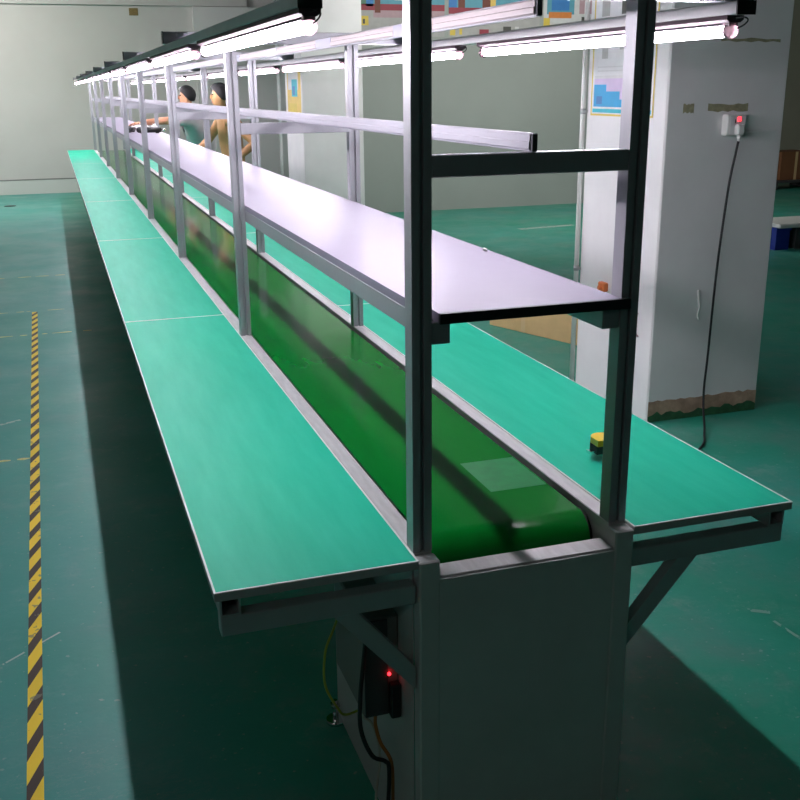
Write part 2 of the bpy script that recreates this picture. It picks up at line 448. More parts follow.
# ------------------------------------------------------------------ portal frames
ZB = 1.852
def portal():
    t = thing('portal_frame', 'dark-faced aluminium portal frame nearest the camera, at the end of the belt', 'frame', (0, YP, TOP), 'aluminium portal frames over the belt')
    for s in (-1, 1):
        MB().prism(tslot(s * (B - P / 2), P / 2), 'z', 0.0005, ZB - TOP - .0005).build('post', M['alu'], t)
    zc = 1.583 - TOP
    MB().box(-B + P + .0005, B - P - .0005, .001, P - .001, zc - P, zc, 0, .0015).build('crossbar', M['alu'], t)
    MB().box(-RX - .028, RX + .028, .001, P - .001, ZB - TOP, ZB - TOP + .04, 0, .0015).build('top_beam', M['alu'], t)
    for s in (-1, 1):
        MB().box(*sorted((s * (RX + .028), s * (RX + .031))), 0, P, ZB - TOP - .0, ZB - TOP + .041).build('end_cap', M['black'], t, label='black plastic end cap')
    return t
pf = portal()
for k in range(1, NF):
    lab = '%s aluminium portal frame from the camera, straddling the belt' % ORD[k] if k < NF - 1 else 'last aluminium portal frame, at the far end of the line'
    dup(pf, (0, FY[k], TOP), lab)

# ------------------------------------------------------------------ shelf
sh = thing('overhead_shelf', 'long white shelf running between the posts above the green belt', 'shelf', (0, 0, 1.292))
SE = END - .04
mb = MB().prism([(-.190, YP - .002), (.2025, YP - .002), (.2025, SE), (-.2025, SE), (-.2025, YP + P + .002), (-.190, YP + P + .002)], 'z', -.019, 0)
mb.build('shelf_board', M['shelf'], sh)
MB().box(-.190, .218, YP - .012, YP - .0025, -.020, .0002).build('front_edge', M['black'], sh, label='dark front edge')
for s in (-1, 1):
    x0, x1 = sorted((s * .2025, s * .164))
    MB().box(x0, x1, YP + .003, SE, -.062, -.0195, 0, .0015).build('shelf_beam', M['alu'], sh)
for k in range(1, NF):
    y = FY[k] + .002
    if y < SE: MB().box(-.163, .163, y + .06, y + .095, -.058, -.0195).build('cross_brace', M['alu_dull'], sh)

# ------------------------------------------------------------------ lamp rails, tube lamps
for s, side in ((-1, 'left'), (1, 'right')):
    t = thing('lamp_rail', 'long grey aluminium rail carrying the row of lit tubes above the %s worktops' % side, 'rail', (s * RX, 0, 1.828))
    MB().box(-.020, .020, .018, END - .05, .0, .0235, 0, .002).build('rail', M['rail'], t)
    MB().box(-.021, .021, .0145, .0178, -.001, .0245).build('end_cap', M['black'], t, label='black plastic end cap')
TL = 1.20
def tube_light():
    t = thing('tube_light', '', 'lamp')
    # white batten: flat back with sloping sides
    MB().prism([(-.019, 0), (.019, 0), (.019, -.008), (.012, -.013), (-.012, -.013), (-.019, -.008)], 'y', -.625, .625).build('batten', M['batten'], t)
    # LED tube: glowing diffuser below, opaque white spine along its back
    zc, rt, a0 = -.0265, .0128, math.radians(128)
    arc = [(rt * math.sin(a), zc - rt * math.cos(a)) for a in [-a0 + 2 * a0 * i / 14 for i in range(15)]]
    MB().prism(arc, 'y', -.594, .594, 0, True).build('diffuser', M['tube'], t, label='glowing white diffuser')
    back = [(rt * 1.02 * math.sin(a), zc - rt * 1.02 * math.cos(a)) for a in [a0 + (2 * math.pi - 2 * a0) * i / 8 for i in range(9)]]
    MB().prism(back, 'y', -.594, .594, 0, True).build('tube_spine', M['trunk'], t)
    for e in (-1, 1):
        c = MB().ball((0, e * .612, -.0285), (.0155, .016, .0155))
        c.box(-.010, .010, e * .612 - .008, e * .612 + .008, -.020, -.0125)
        c.build('lamp_socket', M['socket'], t)
    MB().tube([(.005, -.626, -.024), (.010, -.640, -.018), (.012, -.648, -.010), (.006, -.645, -.005), (0, -.628, -.006)], .0016, 6).build('wire', M['cord'], t)
    return t
tl0 = tube_light(); first = True
for s, side, y0, step in ((-1, 'left', .642, 1.43), (1, 'right', .672, 1.43)):
    for i in range(11):
        lab = ('lit tube lamp nearest the camera in the %s row' % side if i == 0 else
               'lit tube lamp at the far end of the %s row' % side if i == 10 else
               '%s lit tube lamp from the camera in the %s row' % (ORD[i], side))
        loc = (s * RX, y0 + step * i, 1.828)
        if y0 + step * i + .66 > END: loc = (s * RX, END - .68, 1.828)
        if first:
            tl0.location = loc; tl0['label'] = lab; tl0['group'] = 'lit tube lamps in the left row'; first = False
        else:
            dup(tl0, loc, lab, 'lit tube lamps in the %s row' % side)

# middle trunkings: one on the crossbars, one under the top beams
def trunking(z0, h, y0, label, joints):
    t = thing('cable_trunking', label, 'trunking', (0, y0, z0))
    MB().box(-.006, .006, 0, END - y0 - .1, 0, h, 0, .0015).build('channel', M['trunk'], t)
    MB().box(-.005, .005, -.002, 0, .002, h - .002).build('end_cap', M['box_dark'], t, label='dark end cap')
    y = 0.004; i = 0
    while y < END - y0 - .3:
        ln = joints[0]
        e = min(y + ln, END - y0 - .12)
        MB().prism([(-.0065, .003), (-.010, .006), (-.010, h * .5), (-.008, h * .55), (-.008, h - .004), (-.0065, h - .002)], 'y', y, e) \
            .build('cover', M['trunk_cover'] if joints[1] else M['trunk'], t)
        if joints[1] and e + .16 < END - y0 - .12:
            MB().box(-.0095, -.0065, e + .001, e + joints[1] - .001, .004, h - .003).build('joint', M['trunk_joint'], t)
        y = e + (joints[1] or .002); i += 1
    return t
trunking(1.5835, .034, .036, 'white cable trunking lying along the crossbars in the middle of the frames', (2.0, 0))
trunking(1.820, .031, .032, 'pinkish white trunking with lavender joints hung under the top beams', (.62, .19))

# ------------------------------------------------------------------ control gear under the left worktop
cb = thing('control_box', 'dark grey motor control box on the conveyor side under the left worktop', 'control box', (-.2465, .13, .37))
MB().box(-.080, 0, 0, .24, 0, .245, 0, .004).build('housing', M['box_grey'], cb)
MB().box(-.079, -.026, -.004, -.0003, .004, .24, 0, .001).build('front_cover', M['box_dark'], cb, label='darker brown-grey front cover')
MB().box(-.0245, -.002, -.022, -.0003, .0, .085, 0, .003).build('breaker', M['black'], cb, label='black circuit breaker')
MB().ball((-.024, -.006, .106), .0042, 0, 10, 6).build('indicator_light', M['red_led'], cb, label='small glowing red indicator')
def cable(name, pts, r, m, label):
    return tag(MB().tube(pts, r, 8).build(name, m), label, 'cable')
cable('cable', [(-.335, .25, .60), (-.362, .25, .533), (-.382, .25, .480), (-.385, .25, .396), (-.357, .25, .328), (-.338, .26, .30), (-.30, .28, .29), (-.252, .29, .30)], .003, M['wire_y'], 'yellow-green wire looping out below the left worktop')
cable('cable', [(-.322, .116, .60), (-.333, .11, .52), (-.342, .108, .44), (-.342, .108, .36), (-.318, .108, .289), (-.288, .108, .267), (-.279, .108, .24), (-.283, .11, .12), (-.283, .12, .005)], .005, M['cord'], 'black cable drooping from the control box to the floor')
cable('cable', [(-.299, .140, .3695), (-.299, .14, .34), (-.291, .13, .30), (-.270, .118, .25), (-.268, .118, .14), (-.268, .118, .005)], .0042, M['wire_o'], 'orange wire hanging straight down below the control box')
cable('cable', [(-.322, .165, .3695), (-.320, .162, .352), (-.304, .155, .338), (-.290, .15, .285), (-.288, .15, .225), (-.298, .15, .15), (-.30, .15, .004)], .003, M['wire_w'], 'pale yellowish wire hanging behind the orange wire below the control box')

# ------------------------------------------------------------------ tape measure
tm = thing('tape_measure', 'small yellow and black tape measure on the right worktop behind the front post', 'tape measure', (.392, .405, TOP + .0188))
tp = [(.030 * math.cos(a), .030 * math.sin(a)) for a in [math.radians(d) for d in range(-60, 181, 12)]] + [(-.030, -.030), (.018, -.030)]
MB().prism([(a * 1.05, b_ * 1.05) for a, b_ in tp], 'z', .0, .020).build('rubber_grip', M['black_rub'], tm)
MB().prism(tp, 'z', .0202, .036).build('case', M['yellow'], tm)
MB().box(-.048, -.0318, -.024, -.008, .006, .008).box(-.050, -.048, -.024, -.008, .002, .010).build('blade_hook', M['chrome'], tm)

# ------------------------------------------------------------------ floor tape
hz = MB()
ya, yb = -.6, 6.78; N_ = 40
def tx(y): return -1.060 - .011 * (y - .6)
vs = []
for i in range(N_ + 1):
    y = ya + (yb - ya) * i / N_; x = tx(y)
    vs += [(x - .021, y, .0011), (x + .021, y, .0011)]
hz.add(vs, [[2 * i, 2 * i + 1, 2 * i + 3, 2 * i + 2] for i in range(N_)])
n0 = len(hz.v)
hz.add([(x, y, .0001) for x, y, z in vs], [[2 * i, 2 * i + 2, 2 * i + 3, 2 * i + 1] for i in range(N_)])
for i in range(N_):
    hz.f.append([2 * i, 2 * i + 2, n0 + 2 * i + 2, n0 + 2 * i]); hz.m.append(0); hz.sm.append(False)
    hz.f.append([2 * i + 1, 2 * i + 3, n0 + 2 * i + 3, n0 + 2 * i + 1]); hz.m.append(0); hz.sm.append(False)
tag(hz.build('floor_tape', M['hazard']), 'yellow and black striped hazard tape stuck along the floor of the left aisle', 'floor tape')
def worn_line(y, segs, label, w=.032, slope=0.0):
    mb = MB()
    for a, b_ in segs:
        n = max(2, int((b_ - a) / .05))
        top = []
        for i in range(n + 1):
            x = a + (b_ - a) * i / n; j = 0 if 0 < i < n else w * .25
            yy = y + slope * (x + 1)
            top.append((x, yy - w / 2 + random.uniform(0, w * .2) + j, yy + w / 2 - random.uniform(0, w * .2) - j))
        v = [(x, l, .0008) for x, l, h in top] + [(x, h, .0008) for x, l, h in top]
        v += [(x, l, .0001) for x, l, h in top] + [(x, h, .0001) for x, l, h in top]
        k = n + 1
        mb.add(v, [[i, i + 1, k + i + 1, k + i] for i in range(n)] + [[i, i + 1, 2 * k + i + 1, 2 * k + i] for i in range(n)]
               + [[k + i, k + i + 1, 3 * k + i + 1, 3 * k + i] for i in range(n)] + [[0, k, 3 * k, 2 * k], [n, k + n, 3 * k + n, 2 * k + n]])
    return tag(mb.build('floor_marking', M['worn_line']), label, 'floor marking', 'worn yellow lines across the left aisle')
worn_line(8.5, [(-2.4, -1.9), (-1.75, -1.42), (-1.30, -1.18), (-1.14, -1.02), (-.96, -.87)], 'faint broken yellow line across the aisle farthest up the floor')
worn_line(6.82, [(-2.3, -1.85), (-1.7, -1.33), (-1.27, -1.21), (-1.19, -1.16), (-1.03, -.90)], 'broken yellow line crossing the aisle at the far end of the striped tape', .02)
worn_line(5.95, [(-2.2, -1.75), (-1.5, -1.27), (-1.22, -1.17), (-1.07, -1.03), (-1.0, -.86), (-.78, -.72)], 'broken yellow line crossing under the far part of the striped tape')
worn_line(3.21, [(-2.1, -1.6), (-1.45, -1.30), (-1.27, -1.20), (-1.17, -1.11)], 'worn yellow line meeting the striped tape halfway along the aisle', .035)
tag(MB().cyl((-1.58, 15.2, 0), (-1.58, 15.2, .006), .085, 24).cyl((-1.58, 15.2, .006), (-1.58, 15.2, .008), .06, 24).build('floor_drain', M['black']),
    'small dark round cover on the floor of the far left aisle', 'drain cover')

# ------------------------------------------------------------------ pillar fittings
def poster(name, origin, ax, w, h, patches, base, label, th=.003, cat='poster', group=None):
    """flat print on a wall: ax 'x' faces -x (runs along y), ax 'y' faces -y (runs along x)"""
    mats = [base]; mb = MB()
    def rect(u0, u1, v0, v1, d0, d1, mi):
        if ax == 'y': mb.box(u0, u1, -d1, -d0, v0, v1, mi)
        else: mb.box(-d1, -d0, -u1, -u0, v0, v1, mi)
    rect(0, w, 0, h, 0, th, 0)
    for i, (u0, u1, v0, v1, m, *lay) in enumerate(patches):
        if m not in mats: mats.append(m)
        d = th + .0004 * (1 + (lay[0] if lay else 0))
        rect(u0, u1, v0, v1, th, d, mats.index(m))
    o = mb.build(name, mats, None, origin)
    return tag(o, label, cat, group)
# left face of the near pillar (u runs toward the camera)
Y_ = M['p_yellow']
pp = [(.0, .012, 0, .74, Y_), (.618, .63, 0, .74, Y_), (.012, .618, 0, .010, Y_), (.012, .618, .73, .74, Y_), (.02, .61, .016, .036, M['p_cyan']),
      (.03, .60, .046, .19, M['p_lilac']), (.03, .60, .19, .205, M['p_pale']), (.03, .30, .046, .125, M['p_sky'], 1), (.30, .42, .046, .085, M['p_sky'], 1), (.03, .16, .125, .16, M['p_sky'], 1),
      (.42, .60, .046, .06, M['p_sky'], 1), (.06, .12, .06, .10, M['p_blue'], 2), (.34, .40, .10, .13, M['p_white'], 2), (.48, .53, .12, .15, M['p_white'], 2),
      (.06, .56, .225, .232, M['p_pale'], 1), (.06, .50, .245, .252, M['p_pale'], 1), (.10, .16, .29, .34, M['p_grey'], 1), (.28, .34, .33, .38, M['p_grey'], 1),
      (.08, .16, .50, .58, M['p_grey'], 1), (.28, .36, .50, .58, M['p_dark'], 1), (.08, .16, .62, .70, M['p_dark'], 1), (.28, .36, .62, .70, M['p_grey'], 1), (.42, .50, .56, .64, M['p_grey'], 1)]
poster('wall_poster', (1.9629, 3.40, 1.545), 'x', .63, .74, pp, M['p_white'],
       'blue and white poster with a yellow border on the left face of the near pillar')
pp = [(.05, .50, .02, .14, M['p_yellow']), (.05, .60, .30, .52, M['p_pale']), (.25, .55, .22, .42, M['p_cyan'], 1), (.30, .42, .24, .34, M['p_blue'], 2)]
poster('wall_poster', (1.9899, 11.20, 1.385), 'x', .72, .56, pp, M['p_gold'],
       'yellow poster with a teal patch on the left face of the far pillar')
cp = thing('conduit_pipe', 'white conduit pipe running up the rear left edge of the near pillar', 'pipe', (1.947, 3.462, 0))
MB().cyl((0, 0, .004), (0, 0, 3.55), .014, 12).build('pipe', M['white'], cp)
for z in (.68, 1.55, 2.4):
    MB().cyl((0, 0, z), (0, 0, z + .03), .0165, 12).box(.0, .0145, -.03, .03, z + .008, z + .022).build('pipe_clip', M['alu_dull'], cp)
# double socket with the plugged-in cord
YW = 2.6599
so = thing('wall_socket', 'white socket box with a red light on the front of the near pillar', 'socket', (2.335, YW, 1.507))
MB().box(-.055, .055, -.045, 0, -.048, .052, 0, .005).build('socket_box', M['white'], so)
fp = MB().box(-.036, .050, -.0475, -.0455, -.043, .047, 0, .001)
fp.box(-.012, -.006, -.0482, -.0472, .012, .03, 1).box(.012, .018, -.0482, -.0472, .012, .03, 1).box(.030, .036, -.0482, -.0472, -.02, .0, 1)
fp.build('face_plate', [M['p_pale'], M['black']], so)
MB().box(.002, .022, -.0495, -.0478, .020, .040, 0, .001).build('switch', M['red_led'], so, label='glowing red switch')
co = thing('power_cord', 'black power cord hanging from the pillar socket down behind the right worktop', 'cord', (2.335, YW, 1.507))  # power cord plugged into the pillar socket
MB().box(-.018, .026, -.083, -.0496, -.046, .006, 0, .008).cyl((.004, -.066, -.046), (.004, -.066, -.075), .011, 12, 0, .006).build('plug', M['white'], co, label='white plug')
MB().tube([(.004, -.066, -.072), (-.008, -.066, -.14), (-.030, -.064, -.30), (-.055, -.060, -.70), (-.066, -.060, -1.15), (-.074, -.062, -1.33), (-.10, -.11, -1.44), (-.20, -.27, -1.493), (-.36, -.46, -1.500), (-.8, -.75, -1.500), (-1.35, -.95, -1.500)], .006, 8).build('cord', M['cord'], co)
def remnant(x0, x1, z0, z1, label):
    mb = MB(); n = 8
    t_ = [(x0 + (x1 - x0) * i / n, z0 + random.uniform(0, .01), z1 - random.uniform(0, .008)) for i in range(n + 1)]
    for d in (0, .0015):
        pass
    v = [(x, -.0015, l) for x, l, h in t_] + [(x, -.0015, h) for x, l, h in t_] + [(x, -.0001, l) for x, l, h in t_] + [(x, -.0001, h) for x, l, h in t_]
    k = n + 1
    mb.add(v, [[i, i + 1, k + i + 1, k + i] for i in range(n)] + [[2 * k + i, 2 * k + i + 1, 3 * k + i + 1, 3 * k + i] for i in range(n)]
           + [[i, i + 1, 2 * k + i + 1, 2 * k + i] for i in range(n)] + [[k + i, k + i + 1, 3 * k + i + 1, 3 * k + i] for i in range(n)]
           + [[0, k, 3 * k, 2 * k], [n, k + n, 3 * k + n, 2 * k + n]])
    o = mb.build('tape_remnant', M['tape_res'], None, (0, 2.66, 0))
    return tag(o, label, 'tape', 'old tape remnants on the pillar')
remnant(2.055, 2.115, 1.565, 1.615, 'short scrap of old olive tape on the near pillar, left of the socket')
remnant(2.195, 2.425, 1.570, 1.612, 'long strip of old olive tape just above the pillar socket')
remnant(2.24, 2.58, 1.893, 1.915, 'faint strip of old tape high on the near pillar')
tag(MB().box(2.41, 2.60, 2.650, 2.6598, 1.470, 1.482, 0, .002).build('surface_conduit', M['pillar']), 'thin painted cable duct running right from the pillar socket', 'cable duct')
mb = MB().tube([(2.222, 2.658, .69), (2.228, 2.658, .64), (2.236, 2.658, .60), (2.228, 2.658, .56), (2.240, 2.658, .535)], .006, 8)
tag(mb.build('plaster_drip', M['white']), 'white drip of filler low on the front of the near pillar', 'filler drip')
tag(MB().tube([(1.961, 2.80, .56), (1.948, 2.798, .54), (1.948, 2.79, .46), (1.961, 2.785, .438)], .005, 8).build('wire_hook', M['p_pink']), 'thin bent hook low on the left face of the near pillar', 'hook')
oc = MB().box(-.03, 0, -.035, .035, 0, .05, 0, .006).cyl((-.03, 0, .02), (-.045, 0, .02), .012, 10)
oc.build('orange_clip', M['orange'], None, (1.9634, 3.15, .615))
tag(bpy.data.objects['orange_clip'], 'small orange clip on the left face of the near pillar', 'clip')

# ------------------------------------------------------------------ things beyond
bx = thing('cardboard_box', 'brown cardboard box on the floor beyond the right worktop, left of the near pillar', 'box', (2.36, 4.9, 0))
bx.rotation_euler = (0, 0, math.radians(21))
MB().box(-.18, .22, -.66, .245, .001, .31, 0, .003).build('carton', M['card'], bx)
MB().box(-.0, .05, -.6615, -.6600, .02, .30).box(-.1812, -.1802, -.12, -.08, .001, .31).build('parcel_tape', M['card_tape'], bx)
bx2 = MB().box(-.2, .2, -.25, .25, 0, .42, 0, .004).box(-.03, .03, -.251, -.250, .1, .42, 1)
# crate and box seen past the right edge of the pillar
def crate(x, y, hx, hy, h, m, label):
    cr = thing('storage_crate', label, 'crate', (x, y, 0))
    mb = MB(); w = .012
    mb.box(-hx, hx, -hy, hy, 0, w).box(-hx, hx, -hy, -hy + w, w, h).box(-hx, hx, hy - w, hy, w, h).box(-hx, -hx + w, -hy + w, hy - w, w, h).box(hx - w, hx, -hy + w, hy - w, w, h)
    mb.build('crate_body', m, cr)
    r = MB(); e = .012
    r.box(-hx - e, hx + e, -hy - e, -hy - .0005, h - .03, h).box(-hx - e, hx + e, hy + .0005, hy + e, h - .03, h).box(-hx - e, -hx - .0005, -hy, hy, h - .03, h).box(hx + .0005, hx + e, -hy, hy, h - .03, h)
    r.build('rim', m, cr)
crate(6.43, 7.45, .085, .22, .235, M['blue'], 'narrow blue plastic crate on the floor past the right edge of the near pillar')
crate(6.90, 7.45, .30, .22, .235, M['box_dark'], 'dark crate on the floor to the right of the narrow blue crate')
wb = MB().box(-.16, .9, -.27, .27, 0, .045, 0, .01)
tag(wb.build('foam_board', M['white'], None, (6.50, 7.45, .2355)), 'pale board lying across the blue and dark crates', 'board')
bx = thing('cardboard_box', 'dark brown cardboard box near the wall past the right edge of the near pillar', 'box', (11.05, 12.9, .1505))
MB().box(-.40, .22, -.25, .25, 0, .46, 0, .004).build('carton', M['card_dark'], bx)
MB().box(-.12, -.07, -.252, -.250, 0, .46).build('parcel_tape', M['card_tape'], bx)
bn = thing('pallet', 'low dark pallet on the floor by the recess wall', 'pallet', (11.4, 12.9, 0))
for k in range(5): MB().box(-1.0, 1.0, -.35 + k * .15, -.25 + k * .15, .115, .150).build('deck_board', M['box_dark'], bn)
for a in (-.9, 0, .9): MB().box(a - .05, a + .05, -.35, .35, .0, .114).build('bearer', M['box_dark'], bn)
sk_ = thing('cloth_sack', 'black sack slumped on the low dark pallet beside the cardboard box', 'sack', (11.66, 12.85, .1505))
MB().ball((0, 0, .212), (.32, .25, .21), 0, 18, 10).ball((.05, 0, .42), (.12, .10, .10), 0, 12, 8).build('sack_body', M['black_rub'], sk_)

# prints along the upper partition wall
YQ = 12.0999
P_ = M
def up(x0, x1, z0, z1, patches, base, label):
    return poster('wall_poster', (x0, YQ, z0), 'y', x1 - x0, z1 - z0, patches, base, label, .004, 'poster', 'prints high on the partition wall')
up(3.20, 4.42, 2.36, 3.02, [(0, 1.22, .40, .66, P_['p_teal']), (.02, .10, .40, .60, P_['p_green'], 1), (.10, .20, .38, .66, P_['p_blue'], 1), (.22, .30, .30, .66, P_['p_brown'], 2),
    (.50, .9, .46, .66, P_['p_pale'], 1), (0, 1.22, .33, .41, P_['p_red'], 1), (.20, 1.22, .24, .33, P_['p_pink']), (.03, .13, .14, .26, P_['p_yellow'], 1), (.05, .08, .16, .22, P_['p_dark'], 2),
    (.31, .36, .02, .12, P_['p_dark'], 1), (.42, .46, .02, .14, P_['p_dark'], 1), (.86, .98, .18, .26, P_['p_dark'], 1)], P_['p_grey'],
   'grey print with a teal and dark red picture, leftmost on the partition wall')
up(4.48, 5.86, 2.36, 3.02, [(0, 1.38, .38, .66, P_['p_teal']), (.0, .12, .36, .60, P_['p_blue'], 1), (.14, .24, .30, .66, P_['p_brown'], 1), (.5, .62, .38, .62, P_['p_brown'], 1), (.62, .70, .36, .6, P_['p_gold'], 2),
    (.26, .5, .5, .66, P_['p_blue'], 1), (0, 1.38, .30, .38, P_['p_red'], 2), (.02, .10, .02, .12, P_['p_yellow'], 1), (.16, .20, .03, .14, P_['p_yellow'], 1), (.46, .60, .0, .10, P_['p_red'], 3),
    (.82, .94, .08, .14, P_['p_dark'], 1), (1.0, 1.06, .03, .14, P_['p_pale'], 1)], P_['p_grey'],
   'grey print with a teal, blue and brown picture, second on the partition wall')
up(5.92, 6.72, 2.42, 3.02, [(.05, .48, .25, .60, P_['p_teal']), (.08, .44, .20, .28, P_['p_orange'], 1), (.12, .40, .30, .60, P_['p_blue'], 1), (.0, .10, .02, .20, P_['p_yellow'], 1), (.14, .30, .06, .18, P_['p_pale'], 1),
    (.36, .44, .06, .14, P_['p_pink'], 1), (.56, .80, .26, .60, P_['p_pink']), (.60, .68, .10, .22, P_['p_dark'], 1)], P_['p_pale'],
   'pale print with a round blue and orange picture, third on the partition wall')
up(6.80, 7.60, 2.30, 3.02, [(.02, .05, 0, .72, P_['p_grey']), (.12, .22, .40, .52, P_['p_grey'], 1), (.36, .46, .40, .52, P_['p_grey'], 1), (.12, .22, .20, .32, P_['p_dark'], 1), (.36, .46, .20, .32, P_['p_dark'], 1), (.6, .7, .2, .5, P_['p_grey'], 1)],
   P_['p_white'], 'white print with rows of small dark symbols, rightmost on the partition wall')
pl = MB().box(-.075, .075, -.012, 0, -.06, .06, 0, .003).box(-.055, .055, -.0135, -.012, -.04, .04)
tag(pl.build('wall_plate', M['plate'], None, (.675, YF - .0005, 2.97)), 'small brown plate high on the back wall', 'plate')

# ------------------------------------------------------------------ people
def skin_chain(verts, edges, radii, levels=2, root=0):
    me = bpy.data.meshes.new('tmp'); me.from_pydata([tuple(v) for v in verts], edges, [])
    o = bpy.data.objects.new('tmp', me); COL.objects.link(o)
    md = o.modifiers.new('s', 'SKIN'); md.use_smooth_shade = True
    sv = me.skin_vertices[0].data
    for i, r in enumerate(radii):
        sv[i].radius = (r, r) if isinstance(r, (int, float)) else r
        sv[i].use_root = (i == root)
    sb = o.modifiers.new('u', 'SUBSURF'); sb.levels = levels; sb.render_levels = levels
    dg = bpy.context.evaluated_depsgraph_get(); dg.update()
    ev = o.evaluated_get(dg); m2 = ev.to_mesh()
    vs = [tuple(v.co) for v in m2.vertices]; fs = [list(q.vertices) for q in m2.polygons]
    ev.to_mesh_clear(); bpy.data.objects.remove(o); bpy.data.meshes.remove(me)
    return vs, fs
def person(label, J, skin, shirt, hair_cap):
    """J: joints in world space, the figure faces -x"""
    V = {k: Vector(v) for k, v in J.items()}
    base = Vector((V['pelvis'].x, V['pelvis'].y, 0))
    t = thing('person', label, 'person', base)
    names = ['pelvis', 'waist', 'chest', 'upper', 'neck', 'jaw', 'head', 'crown']
    vs = [V[n] for n in names[:5]]
    fwd = Vector((-1, .1, 0)).normalized()
    hc = V['head']
    vs += [hc + Vector((0, 0, -.085)) + fwd * .012, hc + Vector((0, 0, .0)), hc + Vector((0, 0, .065)) - fwd * .01]
    rad = [.135, .12, .135, .10, .052, .064, .084, .060]
    ed = [(i, i + 1) for i in range(7)]
    def limb(root, pts, rr):
        prev = root
        for p_, r_ in zip(pts, rr):
            vs.append(p_); rad.append(r_); ed.append((prev, len(vs) - 1)); prev = len(vs) - 1
        return prev
    for sd in ('l', 'r'):
        limb(3, [V['sh_' + sd], (V['sh_' + sd] + V['el_' + sd]) / 2, V['el_' + sd], V['el_' + sd].lerp(V['wr_' + sd], .35), V['wr_' + sd]],
             [.062, .050, .042, .042, .028])
        limb(0, [V['hip_' + sd], V['kn_' + sd], V['kn_' + sd].lerp(V['an_' + sd], .3), V['an_' + sd], V['an_' + sd] + fwd * .10 + Vector((0, 0, -.045)), V['an_' + sd] + fwd * .17 + Vector((0, 0, -.055))],
             [.088, .060, .058, .042, .034, .024])
    v1, f1 = skin_chain(vs, ed, rad)
    mb = MB(); mb.add(v1, f1, 0, True)
    # hands: palm plus four unequal curled fingers and a thumb from the side
    for sd in ('l', 'r'):
        w = V['wr_' + sd]; d = (w - V['el_' + sd]).normalized()
        side = d.cross(Vector((0, 0, 1))).normalized(); upv = side.cross(d).normalized()
        ts = -1 if sd == 'r' else 1
        hv = [w - d * .01, w + d * .035, w + d * .075]; v2, f2 = skin_chain(hv, [(0, 1), (1, 2)], [(.024, .020), (.030, .017), (.032, .014)], 2)
        mb.add(v2, f2, 0, True)
        for q, (off, ln) in enumerate(((-.024, .058), (-.008, .068), (.008, .064), (.023, .050))):
            a = w + d * .062 + side * off
            pts = [a, a + d * ln * .45 - upv * .006, a + d * ln * .8 - upv * .020, a + d * ln - upv * .036]
            v2, f2 = skin_chain(pts, [(0, 1), (1, 2), (2, 3)], [.0095, .009, .008, .0065], 1); mb.add(v2, f2, 0, True)
        a = w + d * .020 + side * (.022 * -ts)
        pts = [a, a + d * .025 + side * (.022 * -ts) - upv * .008, a + d * .055 + side * (.026 * -ts) - upv * .018]
        v2, f2 = skin_chain(pts, [(0, 1), (1, 2)], [.012, .010, .007], 1); mb.add(v2, f2, 0, True)
    # face: nose, ears, eyes, mouth
    sd_ = Vector((fwd.y, -fwd.x, 0)) * -1
    nb_ = hc + fwd * .068
    v2, f2 = skin_chain([nb_ + Vector((0, 0, .012)), nb_ + fwd * .016 + Vector((0, 0, -.018)), nb_ + Vector((0, 0, -.034)) + fwd * .004], [(0, 1), (1, 2)], [.009, .012, .010], 1)
    mb.add(v2, f2, 0, True)
    for q in (-1, 1):
        mb.ball(hc + sd_ * (.084 * q) - fwd * .006 + Vector((0, 0, -.012)), (.018, .010, .030), 0, 10, 8)
        mb.ball(hc + sd_ * (.032 * q) + fwd * .064 + Vector((0, 0, .008)), .0095, 1, 8, 6)
    mb.ball(hc + fwd * .064 + Vector((0, 0, -.062)), (.012, .024, .007), 2, 10, 6)
    mb.xf(Matrix.Translation(-base)).build('body', [M[skin], M['eye'], M['lip']], t)
    # hair: cap of the skull kept clear of the face
    hb = MB(); nu, nv = 22, 12; vs_, fs_ = [], []
    for j in range(nv + 1):
        for i in range(nu):
            th = 2 * math.pi * i / nu
            dirv = fwd * math.cos(th) + sd_ * math.sin(th)
            front = max(0, math.cos(th))
            low = math.radians(118 - 62 * front ** .7 + (hair_cap if math.cos(th) < -.2 else 0))
            a = low * j / nv
            p_ = hc + Vector((0, 0, .012)) - fwd * .006 + dirv * (.102 * math.sin(a)) + Vector((0, 0, .104 * math.cos(a)))
            vs_.append(p_ + Vector((random.uniform(-.002, .002), random.uniform(-.002, .002), random.uniform(-.002, .002))))
    for j in range(nv):
        for i in range(nu):
            fs_.append([j * nu + i, j * nu + (i + 1) % nu, (j + 1) * nu + (i + 1) % nu, (j + 1) * nu + i])
    # inner lining closes the cap
    o_ = len(vs_)
    vs_ += [hc + Vector((0, 0, .012)) - fwd * .006 + (v - hc - Vector((0, 0, .012)) + fwd * .006) * .8 for v in vs_[:o_]]
    fs_ += [[o_ + i for i in q][::-1] for q in fs_[:nu * nv]]
    for i in range(nu):
        fs_.append([nv * nu + i, nv * nu + (i + 1) % nu, o_ + nv * nu + (i + 1) % nu, o_ + nv * nu + i])
    hb.add(vs_, fs_, 0, True); hb.xf(Matrix.Translation(-base)).build('hair', M['hair'], t)
    # trousers and shoes
    tv = [V['pelvis'] + Vector((0, 0, .10)), V['pelvis']]; tr = [.140, .150]; te = [(0, 1)]
    for sd in ('l', 'r'):
        i0 = len(tv); tv += [V['hip_' + sd], V['kn_' + sd], V['an_' + sd] + Vector((0, 0, .01))]; tr += [.104, .078, .066]
        te += [(1, i0), (i0, i0 + 1), (i0 + 1, i0 + 2)]
    v2, f2 = skin_chain(tv, te, tr, 2, 1); MB().add(v2, f2, 0, True).xf(Matrix.Translation(-base)).build('trousers', M['trouser'], t)
